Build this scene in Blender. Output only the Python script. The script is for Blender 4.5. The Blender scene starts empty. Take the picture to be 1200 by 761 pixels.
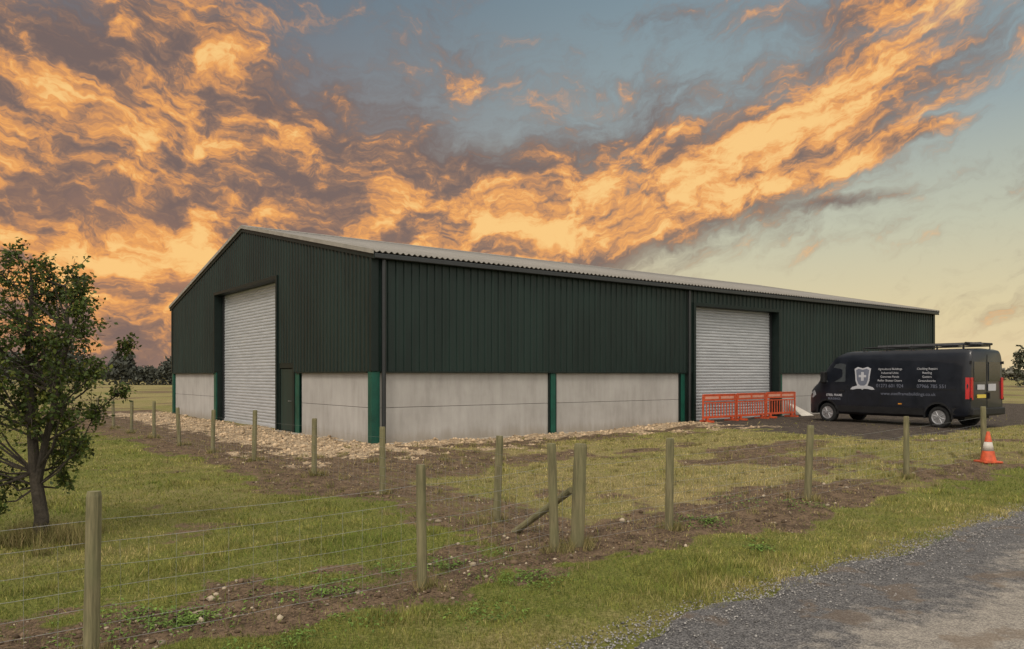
import bpy, bmesh, math, random
import numpy as np
from mathutils import Vector, Matrix
random.seed(7); rng=np.random.default_rng(7)
scene=bpy.context.scene
F=910.0; CH=1.9; HZ=440.0
def G(u,v):
    Y=F*CH/(v-HZ); return ((u-600)/F*Y, Y)
def lin(c):
    return tuple(((x/255)/12.92 if x/255<=0.04045 else (((x/255)+0.055)/1.055)**2.4) for x in c)
# ---------------------------------------------------------------- node DSL
class S:
    nt=None
    def __init__(s,v): s.v=v
    def __add__(a,b): return MN('ADD',a,b)
    def __radd__(a,b): return MN('ADD',b,a)
    def __sub__(a,b): return MN('SUBTRACT',a,b)
    def __rsub__(a,b): return MN('SUBTRACT',b,a)
    def __mul__(a,b): return MN('MULTIPLY',a,b)
    def __rmul__(a,b): return MN('MULTIPLY',b,a)
    def __truediv__(a,b): return MN('DIVIDE',a,b)
def put(sock,val):
    if isinstance(val,S): S.nt.links.new(val.v,sock)
    elif isinstance(val,bpy.types.NodeSocket): S.nt.links.new(val,sock)
    else: sock.default_value=val
def MN(op,a,b=None,c=None,clamp=False):
    n=S.nt.nodes.new('ShaderNodeMath'); n.operation=op; n.use_clamp=clamp
    put(n.inputs[0],a)
    if b is not None: put(n.inputs[1],b)
    if c is not None: put(n.inputs[2],c)
    return S(n.outputs[0])
def smooth(x,lo,hi):
    n=S.nt.nodes.new('ShaderNodeMapRange'); n.interpolation_type='SMOOTHSTEP'
    put(n.inputs['Value'],x); put(n.inputs['From Min'],lo); put(n.inputs['From Max'],hi)
    return S(n.outputs['Result'])
def mix(f,a,b,mode='MIX'):
    n=S.nt.nodes.new('ShaderNodeMix'); n.data_type='RGBA'; n.blend_type=mode
    put(n.inputs[0],f)
    for i,c in ((6,a),(7,b)):
        if isinstance(c,tuple): c=c+(1,) if len(c)==3 else c
        put(n.inputs[i],c)
    return S(n.outputs[2])
def noise(vec,scale,detail=4,rough=.5,dist=0.0,out='Fac',dim='3D'):
    n=S.nt.nodes.new('ShaderNodeTexNoise'); n.noise_dimensions=dim
    if vec is not None: put(n.inputs['Vector'],vec)
    n.inputs['Scale'].default_value=scale; n.inputs['Detail'].default_value=detail
    n.inputs['Roughness'].default_value=rough; n.inputs['Distortion'].default_value=dist
    return S(n.outputs[out])
def comb(x,y,z=0.0):
    n=S.nt.nodes.new('ShaderNodeCombineXYZ'); put(n.inputs[0],x); put(n.inputs[1],y); put(n.inputs[2],z); return S(n.outputs[0])
def sep(v):
    n=S.nt.nodes.new('ShaderNodeSeparateXYZ'); put(n.inputs[0],v); return [S(o) for o in n.outputs]
def ramp(f,stops):
    n=S.nt.nodes.new('ShaderNodeValToRGB'); cr=n.color_ramp
    while len(cr.elements)<len(stops): cr.elements.new(0.5)
    for e,(p,c) in zip(cr.elements,stops): e.position=p; e.color=tuple(c)+(1,)
    put(n.inputs[0],f); return S(n.outputs[0])
def coord(kind='Object'):
    n=S.nt.nodes.new('ShaderNodeTexCoord'); return S(n.outputs[kind])
def geo_pos():
    n=S.nt.nodes.new('ShaderNodeNewGeometry'); return S(n.outputs['Position'])
def begin(name):
    m=bpy.data.materials.new(name); m.use_nodes=True; S.nt=m.node_tree
    return m, m.node_tree.nodes['Principled BSDF']
def bump(h,strength,dist=0.02):
    n=S.nt.nodes.new('ShaderNodeBump'); n.inputs['Strength'].default_value=strength; n.inputs['Distance'].default_value=dist
    put(n.inputs['Height'],h); return S(n.outputs[0])
def simple(name,c,rough=.6,metal=0.0,var=.15,vs=3.0,bs=0.0,bscale=40,spec=.5,stretch=(1,1,1)):
    m,p=begin(name)
    co=sep(coord()); v=comb(co[0]*stretch[0],co[1]*stretch[1],co[2]*stretch[2])
    n1=noise(v,vs,3,.6); n2=noise(v,vs*9,2,.6)
    f=n1*.7+n2*.3
    lo=tuple(x*(1-var*1.6) for x in c); hi=tuple(min(1,x*(1+var*1.6)) for x in c)
    put(p.inputs['Base Color'],mix(smooth(f,.3,.7),lo,hi))
    put(p.inputs['Roughness'],smooth(n2,0,1)*.2+(rough-.1))
    p.inputs['Metallic'].default_value=metal; p.inputs['Specular IOR Level'].default_value=spec
    if bs>0: put(p.inputs['Normal'],bump(noise(v,bscale,3,.6),bs))
    return m
# ---------------------------------------------------------------- object helpers
def link(o,parent=None):
    scene.collection.objects.link(o)
    if parent: o.parent=parent
    return o
def empty(name,loc=(0,0,0),rz=0,scale=1):
    e=bpy.data.objects.new(name,None); e.location=loc; e.rotation_euler=(0,0,rz); e.scale=(scale,)*3; e.empty_display_size=.3
    return link(e)
def mesh(name,verts,faces,mat=None,parent=None,smoothf=False):
    me=bpy.data.meshes.new(name); me.from_pydata([tuple(v) for v in verts],[],[tuple(f) for f in faces]); me.update()
    if mat: me.materials.append(mat)
    if smoothf: me.polygons.foreach_set('use_smooth',[True]*len(me.polygons))
    return link(bpy.data.objects.new(name,me),parent)
def mesh_np(name,V,Fc,mat,colors=None,cname='Col',parent=None,smoothf=False):
    me=bpy.data.meshes.new(name); V=np.asarray(V,dtype=np.float32); Fc=np.asarray(Fc,dtype=np.int32)
    me.vertices.add(len(V)); me.vertices.foreach_set('co',V.ravel())
    k=Fc.shape[1]; me.loops.add(Fc.size); me.loops.foreach_set('vertex_index',Fc.ravel())
    me.polygons.add(len(Fc)); me.polygons.foreach_set('loop_start',np.arange(len(Fc),dtype=np.int32)*k)
    me.update(calc_edges=True)
    if smoothf: me.polygons.foreach_set('use_smooth',np.ones(len(Fc),dtype=bool))
    if colors is not None:
        a=me.color_attributes.new(cname,'FLOAT_COLOR','POINT'); a.data.foreach_set('color',np.asarray(colors,dtype=np.float32).ravel())
    me.materials.append(mat)
    return link(bpy.data.objects.new(name,me),parent)
class B:
    """accumulate primitives in one mesh"""
    def __init__(s): s.v=[]; s.f=[]
    def box(s,x0,x1,y0,y1,z0,z1):
        i=len(s.v); s.v+=[(x0,y0,z0),(x1,y0,z0),(x1,y1,z0),(x0,y1,z0),(x0,y0,z1),(x1,y0,z1),(x1,y1,z1),(x0,y1,z1)]
        s.f+=[(i,i+3,i+2,i+1),(i+4,i+5,i+6,i+7),(i,i+1,i+5,i+4),(i+1,i+2,i+6,i+5),(i+2,i+3,i+7,i+6),(i+3,i,i+4,i+7)]; return s
    def tube(s,pts,rad,n=8,cap=True,jit=0):
        pts=[Vector(p) for p in pts]
        if not isinstance(rad,(list,tuple)): rad=[rad]*len(pts)
        base=len(s.v)
        for k,p in enumerate(pts):
            d=(pts[min(k+1,len(pts)-1)]-pts[max(k-1,0)]).normalized()
            a=Vector((0,0,1)) if abs(d.z)<.9 else Vector((1,0,0))
            e1=d.cross(a).normalized(); e2=d.cross(e1)
            for j in range(n):
                t=2*math.pi*j/n; r=rad[k]*(1+random.uniform(-jit,jit)); s.v.append(tuple(p+e1*math.cos(t)*r+e2*math.sin(t)*r))
        for k in range(len(pts)-1):
            for j in range(n):
                a=base+k*n+j; b=base+k*n+(j+1)%n; s.f.append((a,b,b+n,a+n))
        if cap:
            s.f.append(tuple(base+j for j in range(n))); s.f.append(tuple(base+(len(pts)-1)*n+j for j in reversed(range(n))))
        return s
    def lathe(s,prof,center,axis='y',n=32):
        base=len(s.v); cx,cy,cz=center
        for (r,h) in prof:
            for j in range(n):
                t=2*math.pi*j/n
                if axis=='y': s.v.append((cx+r*math.cos(t),cy+h,cz+r*math.sin(t)))
                else: s.v.append((cx+r*math.cos(t),cy+r*math.sin(t),cz+h))
        for k in range(len(prof)-1):
            for j in range(n):
                a=base+k*n+j; b=base+k*n+(j+1)%n; s.f.append((a,b,b+n,a+n))
        s.f.append(tuple(base+j for j in range(n))); s.f.append(tuple(base+(len(prof)-1)*n+j for j in range(n)))
        return s
    def make(s,name,mat,parent=None,bevel=0,smoothf=False):
        o=mesh(name,s.v,s.f,mat,parent,smoothf)
        bm=bmesh.new(); bm.from_mesh(o.data); bmesh.ops.recalc_face_normals(bm,faces=bm.faces); bm.to_mesh(o.data); bm.free()
        if bevel:
            m=o.modifiers.new('b','BEVEL'); m.width=bevel; m.segments=2; m.limit_method='ANGLE'
        return o
def vn(x,y,seed=0):
    xi=np.floor(x); yi=np.floor(y); fx=x-xi; fy=y-yi; fx=fx*fx*(3-2*fx); fy=fy*fy*(3-2*fy)
    def h(a,b): 
        t=np.sin(a*127.1+b*311.7+seed*74.7)*43758.5453; return t-np.floor(t)
    return (h(xi,yi)*(1-fx)+h(xi+1,yi)*fx)*(1-fy)+(h(xi,yi+1)*(1-fx)+h(xi+1,yi+1)*fx)*fy
def fbm(x,y,seed=0,o=4):
    r=0; a=.5; t=0
    for i in range(o):
        r=r+a*vn(x*2**i+i*17.3,y*2**i-i*9.1,seed+i); t+=a; a*=.55
    return r/t
def ss(x,a,b):
    t=np.clip((x-a)/(b-a),0,1); return t*t*(3-2*t)
# ---------------------------------------------------------------- layout functions
CX,CY=-3.77,21.06; R=(.797,.604); L=(-.604,.797); BL=32.25; BW=21.0; ROT=math.atan2(R[1],R[0])
def st(x,y): 
    dx=x-CX; dy=y-CY; return dx*R[0]+dy*R[1], dx*L[0]+dy*L[1]
def qf(x,y): return -((x-.53)*.627-(y-5.39)*.779)
def wf(x,y): return (x-.7)*.77+(y-8.6)*.63
def zones(x,y):
    s,t=st(x,y); q=qf(x,y); w=wf(x,y)
    nz=fbm(x*.55,y*.55,3,5); n2=fbm(x*1.7,y*1.7,11,4); n3=fbm(x*.25,y*.25,21,3)
    out=q>0
    d1=ss(q+(n2-.5)*1.8,1.40,2.0)*(1-ss(q+(n2-.5)*2.4,2.6,3.4))
    d1=d1*(.45+.55*ss(nz,.34,.58))
    inq=ss(q,1.6,2.2)
    d2=ss(w+(n2-.5)*1.6,-.9,-.25)*(1-ss(w+(nz-.5)*3,.6,1.8))*inq
    d2=d2*np.where(w<40,1,0)*np.where(t>24,0,1)*(.6+.4*ss(nz,.35,.55))
    side=(w>0)*inq
    dc=.9*ss(3.2-np.hypot((x+2.2)/1.6,(y-17.0)/1.2)+ (nz-.5)*4,0,1.8)*side
    dn=ss(nz,.53,.66)*side*.8
    dw=ss(-t-(0)+(n2-.5)*1.5,-.5,.3)*(1-ss(-t+(n2-.5)*2,1.7,2.8))*(s>-4)*(s<40)*.8
    dg=ss(-s+(n2-.5)*1.5,-.5,.3)*(1-ss(-s+(nz-.5)*2,3.4,4.8))*(t>-3)*(t<26)*.8
    pv=0.6*ss(fbm(x*.8+9,y*.8,31,4),.60,.72)*(w<-.3)*ss(-w,.2,1)*(1-ss(-w,2.2,5.5))*(q>1.5)
    dirt=np.clip(np.maximum.reduce([d1,d2,dc,dn,dw,dg,pv]),0,1)
    r1=ss(-s+(n2-.5)*1.6,-.3,.3)*(1-ss(-s+(n2-.5)*2.4,2.1,3.4))*(t>-2.2)*(1-ss(t,22,25))*(.68+.32*ss(n2+nz*.5,.6,.8))
    r2=ss(-t,-.3,.1)*(1-ss(-t+(n2-.5)*1.2,.8,1.6))*(s>-2.6)*(1-ss(s,12.5,14))
    r3=.6*ss(n2+.25*(nz-.5),.52,.66)*(-t>0)*(1-ss(-t,3.0,6.0))*(s>-4)*(s<13)
    rub=np.clip(np.maximum.reduce([r1,r2,r3]),0,1)
    yv=(x-6.4)*.913+(y-26.6)*.407
    yard=ss(yv+(n2-.5)*2.5,-.4,.8)*ss(q+(n2-.5)*1.2,5.2,6.4)*(1-ss(s,40,44))
    dry=np.clip(.25+.50*side+(n3-.5)*.9+.35*(1-ss(q,.1,.9))*out,0,1)
    dry=np.where((w<-1)&(y>22),np.maximum(dry,.45),dry)
    return dirt,rub,yard,dry
def rise(x,y): return .2*ss(x,1,10)*ss(y,12,20)
def H(x,y):
    x=np.asarray(x,float); y=np.asarray(y,float)
    dirt,rub,yard,dry=zones(x,y); q=qf(x,y)
    off=ss(q,.0,.6)
    h=rise(x,y)+off*((fbm(x*.35,y*.35,5,3)-.5)*.10+(fbm(x*3,y*3,8,3)-.5)*(.02+.09*dirt+.09*rub)*(1-yard*.6))
    far=ss(np.hypot(x,y),60,200); return h*(1-far)+off*.02-.0
def H1(x,y): return float(H(np.array([x]),np.array([y]))[0])
# ---------------------------------------------------------------- materials
m,p=begin('weathered_timber'); co=sep(coord()); v=comb(co[0]*14,co[1]*14,co[2]*1.2)
n1=noise(v,2,5,.65); n2=noise(coord(),5,3,.5)
put(p.inputs['Base Color'],mix(n2,mix(smooth(n1,.3,.7),(.065,.052,.028),(.25,.205,.115)),(.14,.14,.065),'MIX'))
p.inputs['Roughness'].default_value=.9; put(p.inputs['Normal'],bump(n1,.6,.01)); M_post=m
M_wire=simple('galvanised_wire',(.26,.26,.25),.5,.5)
def cladmat(name,c):
    m,p=begin(name); co=sep(coord()); n1=noise(comb(co[0]*.5,co[1]*.5,co[2]*.15),1.2,3,.6); n2=noise(comb(co[0]*6,co[1]*6,co[2]*.25),2,4,.65)
    f=smooth(n1*.5+n2*.5,.35,.65)
    put(p.inputs['Base Color'],mix(f,tuple(x*.7 for x in c),tuple(x*1.35 for x in c)))
    put(p.inputs['Roughness'],n2*.25+.36); p.inputs['Specular IOR Level'].default_value=.3
    return m
M_clad=cladmat('green_cladding',(.0085,.0190,.0158))
M_trim=simple('green_trim',(.006,.013,.011),.5,0,.1,spec=.25)
M_col=simple('green_steel_column',(.004,.060,.040),.45,0,.2,2,spec=.35)
M_pipe=simple('black_pipe',(.012,.014,.015),.4,0,.1)
m,p=begin('concrete_panel'); c0=coord(); co=sep(c0)
n1=noise(c0,.7,4,.6); n2=noise(comb(co[0]*2,co[1]*2,co[2]*.35),2.2,5,.65); n3=noise(c0,60,2,.6)
base=ramp(n1*.5+n2*.4+n3*.1,[(.3,(.25,.235,.217)),(.5,(.345,.328,.308)),(.7,(.42,.402,.382))])
dirtf=MN('MULTIPLY',1-smooth(co[2]+(n2-.5)*.5,.0,.42),.55)
put(p.inputs['Base Color'],mix(dirtf,base,(.22,.18,.13))); p.inputs['Roughness'].default_value=.9
put(p.inputs['Normal'],bump(n3,.15,.01)); M_conc=m
m,p=begin('roller_shutter_steel'); c0=coord(); co=sep(c0); n2=noise(comb(co[0]*1.5,co[1]*1.5,co[2]*12),1,3,.6)
put(p.inputs['Base Color'],mix(smooth(n2,.3,.7),(.34,.35,.36),(.42,.43,.44))); p.inputs['Metallic'].default_value=.15; p.inputs['Roughness'].default_value=.5; M_shut=m
m,p=begin('fibre_cement_roof'); c0=coord(); co=sep(c0); n1=noise(comb(co[0]*1.0,co[1]*.4,0),1.5,5,.65); n2=noise(c0,14,3,.6)
put(p.inputs['Base Color'],ramp(n1*.6+n2*.4,[(.3,(.15,.138,.12)),(.7,(.26,.24,.215))])); p.inputs['Roughness'].default_value=.85; M_roof=m
M_barge=simple('grey_barge_flashing',(.25,.23,.20),.6,0,.1)
# ---------------------------------------------------------------- GROUND
def axis(lo,hi,step,far,g=1.16):
    a=list(np.arange(lo,hi+step/2,step)); d=step; x=a[-1]
    while x<far: d*=g; x+=d; a.append(x)
    d=step; x=a[0]; pre=[]
    while x>-far: d*=g; x-=d; pre.append(x)
    return np.array(pre[::-1]+a)
xs=axis(-18,22,.1,1500); ys=axis(1,38,.1,2500)
XX,YY=np.meshgrid(xs,ys); xf=XX.ravel(); yf=YY.ravel()
zf=H(xf,yf); V=np.stack([xf,yf,zf],1)
nx=len(xs); ny=len(ys); i=np.arange(nx-1)[None,:]+np.arange(ny-1)[:,None]*nx; i=i.ravel()
Fc=np.stack([i,i+1,i+nx+1,i+nx],1)
dirt,rub,yard,dry=zones(xf,yf)
m,p=begin('ground_grass_and_soil'); pos=geo_pos()
at=S.nt.nodes.new('ShaderNodeAttribute'); at.attribute_name='Zone'; zc=sep(S(at.outputs['Color'])); dryS=S(at.outputs['Alpha'])
nA=noise(pos,.45,3,.6,dim='2D'); nB=noise(pos,4,4,.65,dim='2D'); nC=noise(pos,28,3,.7,dim='2D'); nD=noise(pos,110,2,.7,dim='2D')
tex=nB*.35+nC*.4+nD*.25
gr=mix(smooth(nC*.6+nD*.4,.35,.65),(.068,.080,.016),(.195,.195,.048))
st_=mix(smooth(nC,.3,.7),(.145,.118,.045),(.32,.26,.125))
grass=mix(smooth(dryS*.55+nA*.35+nB*.45,.50,.98),gr,st_)
soil=mix(smooth(tex,.38,.64),(.050,.034,.022),(.205,.140,.088))
rubc=mix(smooth(tex,.38,.60),(.19,.135,.08),(.47,.36,.24))
yd=mix(smooth(tex,.38,.62),(.026,.020,.016),(.105,.083,.065))
c=mix(smooth(zc[0]+(nB-.5)*1.1+(nC-.5)*.8,.36,.62),grass,soil)
c=mix(smooth(zc[2]+(nB-.5)*.6+(nC-.5)*.4,.4,.6),c,yd)
c=mix(smooth(zc[1]+(nB-.5)*.9+(nC-.5)*.7,.38,.58),c,rubc)
put(p.inputs['Base Color'],c); p.inputs['Roughness'].default_value=.95; p.inputs['Specular IOR Level'].default_value=.15
put(p.inputs['Normal'],bump(nC*.6+nD*.4,.8,.035)); M_ground=m
mesh_np('ground',V,Fc,M_ground,np.stack([dirt,rub,yard,dry],1),'Zone',smoothf=True)
# ---------------------------------------------------------------- ROAD
D=np.array([.779,.627]); Nn=np.array([-.627,.779]); P0=np.array([.53,5.39])
la=np.arange(-30,120,.12); wa=np.concatenate([[-6.2],np.linspace(-5.9,-.3,30),[-.15,-.02,.1]])
LA,WA=np.meshgrid(la,wa); edge=(fbm(LA*1.8,LA*0+3,41,4)-.5)*.7
wob=ss(WA,-.6,.1)*edge*1.0
QX=P0[0]+D[0]*LA+Nn[0]*(WA+wob); QY=P0[1]+D[1]*LA+Nn[1]*(WA+wob)
crown=.035*(1-((WA+3)/3.1)**2)+.012
QZ=rise(QX,QY)+crown+ (fbm(LA*2,WA*2,9,3)-.5)*.012
QZ[-1,:]=rise(QX[-1],QY[-1])-.03
V=np.stack([QX.ravel(),QY.ravel(),QZ.ravel()],1); nn=len(la); i=(np.arange(nn-1)[None,:]+np.arange(len(wa)-1)[:,None]*nn).ravel()
wat=WA.ravel()
m,p=begin('worn_tarmac'); pos=geo_pos()
at=S.nt.nodes.new('ShaderNodeAttribute'); at.attribute_name='Zone'; zc=sep(S(at.outputs['Color'])); ww=zc[0]
nA=noise(pos,.8,4,.6,dim='2D'); nB=noise(pos,6,4,.65,dim='2D'); nC=noise(pos,90,3,.75,dim='2D')
vo=S.nt.nodes.new('ShaderNodeTexVoronoi'); vo.voronoi_dimensions='2D'; vo.inputs['Scale'].default_value=100; put(vo.inputs['Vector'],pos); vc=sep(S(vo.outputs['Color']))[0]
dark=mix(smooth(vc*.5+nC*.3+nB*.3,.35,.85),(.045,.043,.044),(.17,.162,.158))
light=mix(smooth(vc*.35+nC*.35+nB*.3,.3,.75),(.14,.125,.11),(.33,.295,.25))
f=smooth(ww+(nA-.5)*.9+(nB-.5)*.45,.24,.54)
cc_=mix(f,dark,light)
patchf=smooth(noise(pos,1.7,4,.6,dim='2D'),.56,.66)
put(p.inputs['Base Color'],mix(patchf*.5,cc_,(.13,.09,.058))); p.inputs['Roughness'].default_value=.85; p.inputs['Specular IOR Level'].default_value=.25
put(p.inputs['Normal'],bump(vc*.5+nC*.4+nB*.8,.55,.014)); M_road=m
cw=np.clip((-wat-.2)/2.6,0,1); cols=np.stack([cw,cw,cw,np.ones_like(cw)],1)
mesh_np('road',V,np.stack([i,i+1,i+nn+1,i+nn],1),M_road,cols,'Zone',smoothf=True)
# ---------------------------------------------------------------- GRASS BLADES
def colmat(name,rough=.8,trans=.0,namp=.3):
    m,p=begin(name); at=S.nt.nodes.new('ShaderNodeAttribute'); at.attribute_name='Col'
    put(p.inputs['Base Color'],S(at.outputs['Color']))
    p.inputs['Roughness'].default_value=rough; p.inputs['Specular IOR Level'].default_value=.2
    if trans: 
        t=S.nt.nodes.new('ShaderNodeBsdfTranslucent'); put(t.inputs[0],S(at.outputs['Color']))
        ms=S.nt.nodes.new('ShaderNodeMixShader'); ms.inputs[0].default_value=trans
        out=[x for x in S.nt.nodes if x.type=='OUTPUT_MATERIAL'][0]
        S.nt.links.new(p.outputs[0],ms.inputs[1]); S.nt.links.new(t.outputs[0],ms.inputs[2]); S.nt.links.new(ms.outputs[0],out.inputs[0])
    return m
M_blade=colmat('grass_blades',.7)
def blades(name,x,y,hgt,wid,col,lean=.6):
    n=len(x); z=H(x,y)-.004; a=rng.uniform(0,2*np.pi,n); l=rng.uniform(0,lean,n)*hgt; b=rng.uniform(0,2*np.pi,n)
    dx=np.cos(a)*wid/2; dy=np.sin(a)*wid/2
    V=np.empty((n,3,3)); V[:,0]=np.stack([x-dx,y-dy,z],1); V[:,1]=np.stack([x+dx,y+dy,z],1)
    V[:,2]=np.stack([x+np.cos(b)*l,y+np.sin(b)*l,z+hgt],1)
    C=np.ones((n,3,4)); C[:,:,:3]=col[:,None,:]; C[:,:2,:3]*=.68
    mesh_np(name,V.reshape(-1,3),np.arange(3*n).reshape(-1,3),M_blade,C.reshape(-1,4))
N=480000
Y=4.2*(32/4.2)**rng.uniform(0,1,N); X=rng.uniform(-.85,.85,N)*Y
di,ru,ya,dr=zones(X,Y); q=qf(X,Y); s_,t_=st(X,Y)
patch=fbm(X*2.3,Y*2.3,51,4)
keep=(rng.uniform(0,1,N)<(1-ss(di+(patch-.5)*.9,.25,.6)*.90)*(1-ss(ru,.2,.5)*.97)*(1-ss(ya,.2,.5)*.97))&(q>.04+ (fbm(X*3,Y*3,61,3)-.5)*.5)&~((s_>-.1)&(t_>-.1))
keep&=rng.uniform(0,1,N)<(.45+.55*ss(patch,.3,.5))
X=X[keep];Y=Y[keep];di=di[keep];dr=dr[keep];q=q[keep];patch=patch[keep];n=len(X)
tall=1+1.2*ss(fbm(X*1.2,Y*1.2,71,3),.58,.75)
hgt=rng.uniform(.015,.048,n)*tall; wid=np.maximum(.004,Y*.0009)
k=np.clip(dr*.75+rng.normal(0,.24,n)+(patch-.5)*1.1+(fbm(X*.45,Y*.45,3,5)-.5)*.9+.02,0,1)[:,None]
g=np.array([.120,.158,.026]); o=np.array([.255,.240,.056]); sw=np.array([.46,.365,.165])
col=np.where(k<.5,g+(o-g)*k*2,o+(sw-o)*(k-.5)*2)*rng.uniform(.6,1.4,n)[:,None]*(.8+.4*ss(fbm(X*5,Y*5,81,3),.35,.65))[:,None]
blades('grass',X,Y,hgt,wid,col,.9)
tx=[];ty=[];th=[]
def tuft(x,y,n,r,h):
    a=rng.uniform(0,2*np.pi,n); rr=r*np.sqrt(rng.uniform(0,1,n)); tx.append(x+np.cos(a)*rr); ty.append(y+np.sin(a)*rr); th.append(rng.uniform(.4,1,n)*h)
TREE=(-5.33,8.75)
for _ in range(40): tuft(TREE[0]+rng.normal(0,.26),TREE[1]+rng.normal(0,.2),80,.1,.30)
FR=[(-4.9,3.55),(-2.84,5.24),(-.80,6.92),(.457,8.31),(.72,8.62),(1.93,9.55),(4.47,11.75),(7.14,14.06),(9.85,16.2)]
FL=[(.72,8.62),(-.2,10.05),(-2.06,12.35),(-3.67,14.4),(-5.55,16.7),(-7.25,18.8),(-8.95,20.9),(-10.65,23.1),(-12.3,25.1),(-13.9,27.1),(-15.5,29.1)]
for (x,y) in FR+FL:
    for _ in range(7): tuft(x+rng.normal(0,.12),y+rng.normal(0,.12),30,.06,.15)
for _ in range(700):
    x=rng.uniform(-9,12); y=rng.uniform(6,24); a=zones(np.array([x]),np.array([y]))
    if qf(x,y)>1.3 and wf(x,y)>-1.5 and st(x,y)[1]<-.8 and a[2][0]<.3: tuft(x,y,26,.09,rng.uniform(.05,.15))
tx=np.concatenate(tx);ty=np.concatenate(ty);th=np.concatenate(th); n=len(tx)
k=rng.uniform(0,1,n)[:,None]; col=(np.array([.13,.14,.035])*(1-k)+np.array([.36,.28,.13])*k)*rng.uniform(.6,1.3,n)[:,None]
blades('dry_grass_tufts',tx,ty,th,np.maximum(.005,ty*.0008),col,.8)
# ---------------------------------------------------------------- WEEDS (broad leaves)
wx=[];wy=[]
for _ in range(130):
    q0=rng.uniform(.9,3.0); l0=rng.uniform(-5.5,7)
    x,y=P0+D*l0+Nn*q0
    if rng.uniform()<.25 or l0<-.5:
        n=int(rng.uniform(20,150)); r=rng.uniform(.06,.22); wx.append(x+rng.normal(0,r,n)); wy.append(y+rng.normal(0,r,n))
wx=np.concatenate(wx);wy=np.concatenate(wy);n=len(wx); z=H(wx,wy)+rng.uniform(.0,.045,n); a=rng.uniform(0,2*np.pi,n); sz=rng.uniform(.010,.028,n)
V=np.empty((n,4,3)); ca,sa=np.cos(a)*sz,np.sin(a)*sz
V[:,0]=np.stack([wx,wy,z],1);V[:,1]=np.stack([wx+ca-sa*.5,wy+sa+ca*.5,z+.012],1);V[:,2]=np.stack([wx+2*ca,wy+2*sa,z+rng.uniform(-.005,.02,n)],1);V[:,3]=np.stack([wx+ca+sa*.5,wy+sa-ca*.5,z+.012],1)
C=np.ones((n,4,4)); C[:,:,:3]=(np.array([.105,.165,.030])*rng.uniform(.5,1.4,n)[:,None])[:,None,:]
mesh_np('weeds',V.reshape(-1,3),np.arange(4*n).reshape(-1,4),M_blade,C.reshape(-1,4))
# ---------------------------------------------------------------- STONES
bm=bmesh.new(); bmesh.ops.create_icosphere(bm,subdivisions=1,radius=1); IV=np.array([v.co[:] for v in bm.verts]); IF=np.array([[v.index for v in f.verts] for f in bm.faces]); bm.free()
M_stone=colmat('stone',.9,0,.25)
def stones(name,x,y,size,col,zo=0.0,hz=None):
    n=len(x); z=(H(x,y) if hz is None else hz)+size*.25+zo
    j=rng.uniform(.65,1.3,(n,12,1)); sc=rng.uniform(.6,1.2,(n,1,3)); sc[:,:,2]*=.7
    v=IV[None]*j*sc*size[:,None,None]
    a=rng.uniform(0,2*np.pi,n); ca=np.cos(a)[:,None]; sa=np.sin(a)[:,None]
    V=np.stack([v[:,:,0]*ca-v[:,:,1]*sa+x[:,None],v[:,:,0]*sa+v[:,:,1]*ca+y[:,None],v[:,:,2]+z[:,None]],2)
    Fc=IF[None]+np.arange(n)[:,None,None]*12
    C=np.ones((n,12,4)); C[:,:,:3]=col[:,None,:]
    mesh_np(name,V.reshape(-1,3),Fc.reshape(-1,3),M_stone,C.reshape(-1,4))
N=90000; X=rng.uniform(-18,10,N); Y=rng.uniform(14,38,N); di,ru,ya,dr=zones(X,Y); s_,t_=st(X,Y)
kp=(rng.uniform(0,1,N)<ss(ru,.3,.95)*.6)&~((s_>-.05)&(t_>-.05)); X=X[kp];Y=Y[kp];n=len(X)
b=rng.uniform(.55,1.3,n)[:,None]; col=np.array([.47,.35,.225])*b
stones('limestone_rubble',X,Y,np.exp(rng.normal(-3.7,.5,n)).clip(.01,.09),col)
N=32000; Y=5*(24/5)**rng.uniform(0,1,N); X=rng.uniform(-.85,.85,N)*Y; di,ru,ya,dr=zones(X,Y); q=qf(X,Y); s_,t_=st(X,Y)
kp=(rng.uniform(0,1,N)<ss(di,.4,.8)*.8)&(q>.3)&~((s_>-.05)&(t_>-.05)); X=X[kp];Y=Y[kp];n=len(X)
mk=(rng.uniform(0,1,n)<.15)[:,None]; col=np.where(mk,np.array([.32,.26,.19]),np.array([.125,.086,.055]))*rng.uniform(.5,1.4,n)[:,None]
stones('soil_clods',X,Y,np.exp(rng.normal(-4.5,.55,n)).clip(.005,.05),col)
N=20000; l0=rng.uniform(-4,16,N); q0=rng.normal(.0,.15,N)-(rng.uniform(0,1,N)<.35)*rng.uniform(0,1.8,N); 
X=P0[0]+D[0]*l0+Nn[0]*q0; Y=P0[1]+D[1]*l0+Nn[1]*q0
col=np.array([.21,.20,.19])*rng.uniform(.35,1.7,N)[:,None]
stones('road_edge_gravel',X,Y,rng.uniform(.003,.011,N),col,0.0,rise(X,Y)+.012+np.where(q0<-.1,.015,0))
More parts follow.
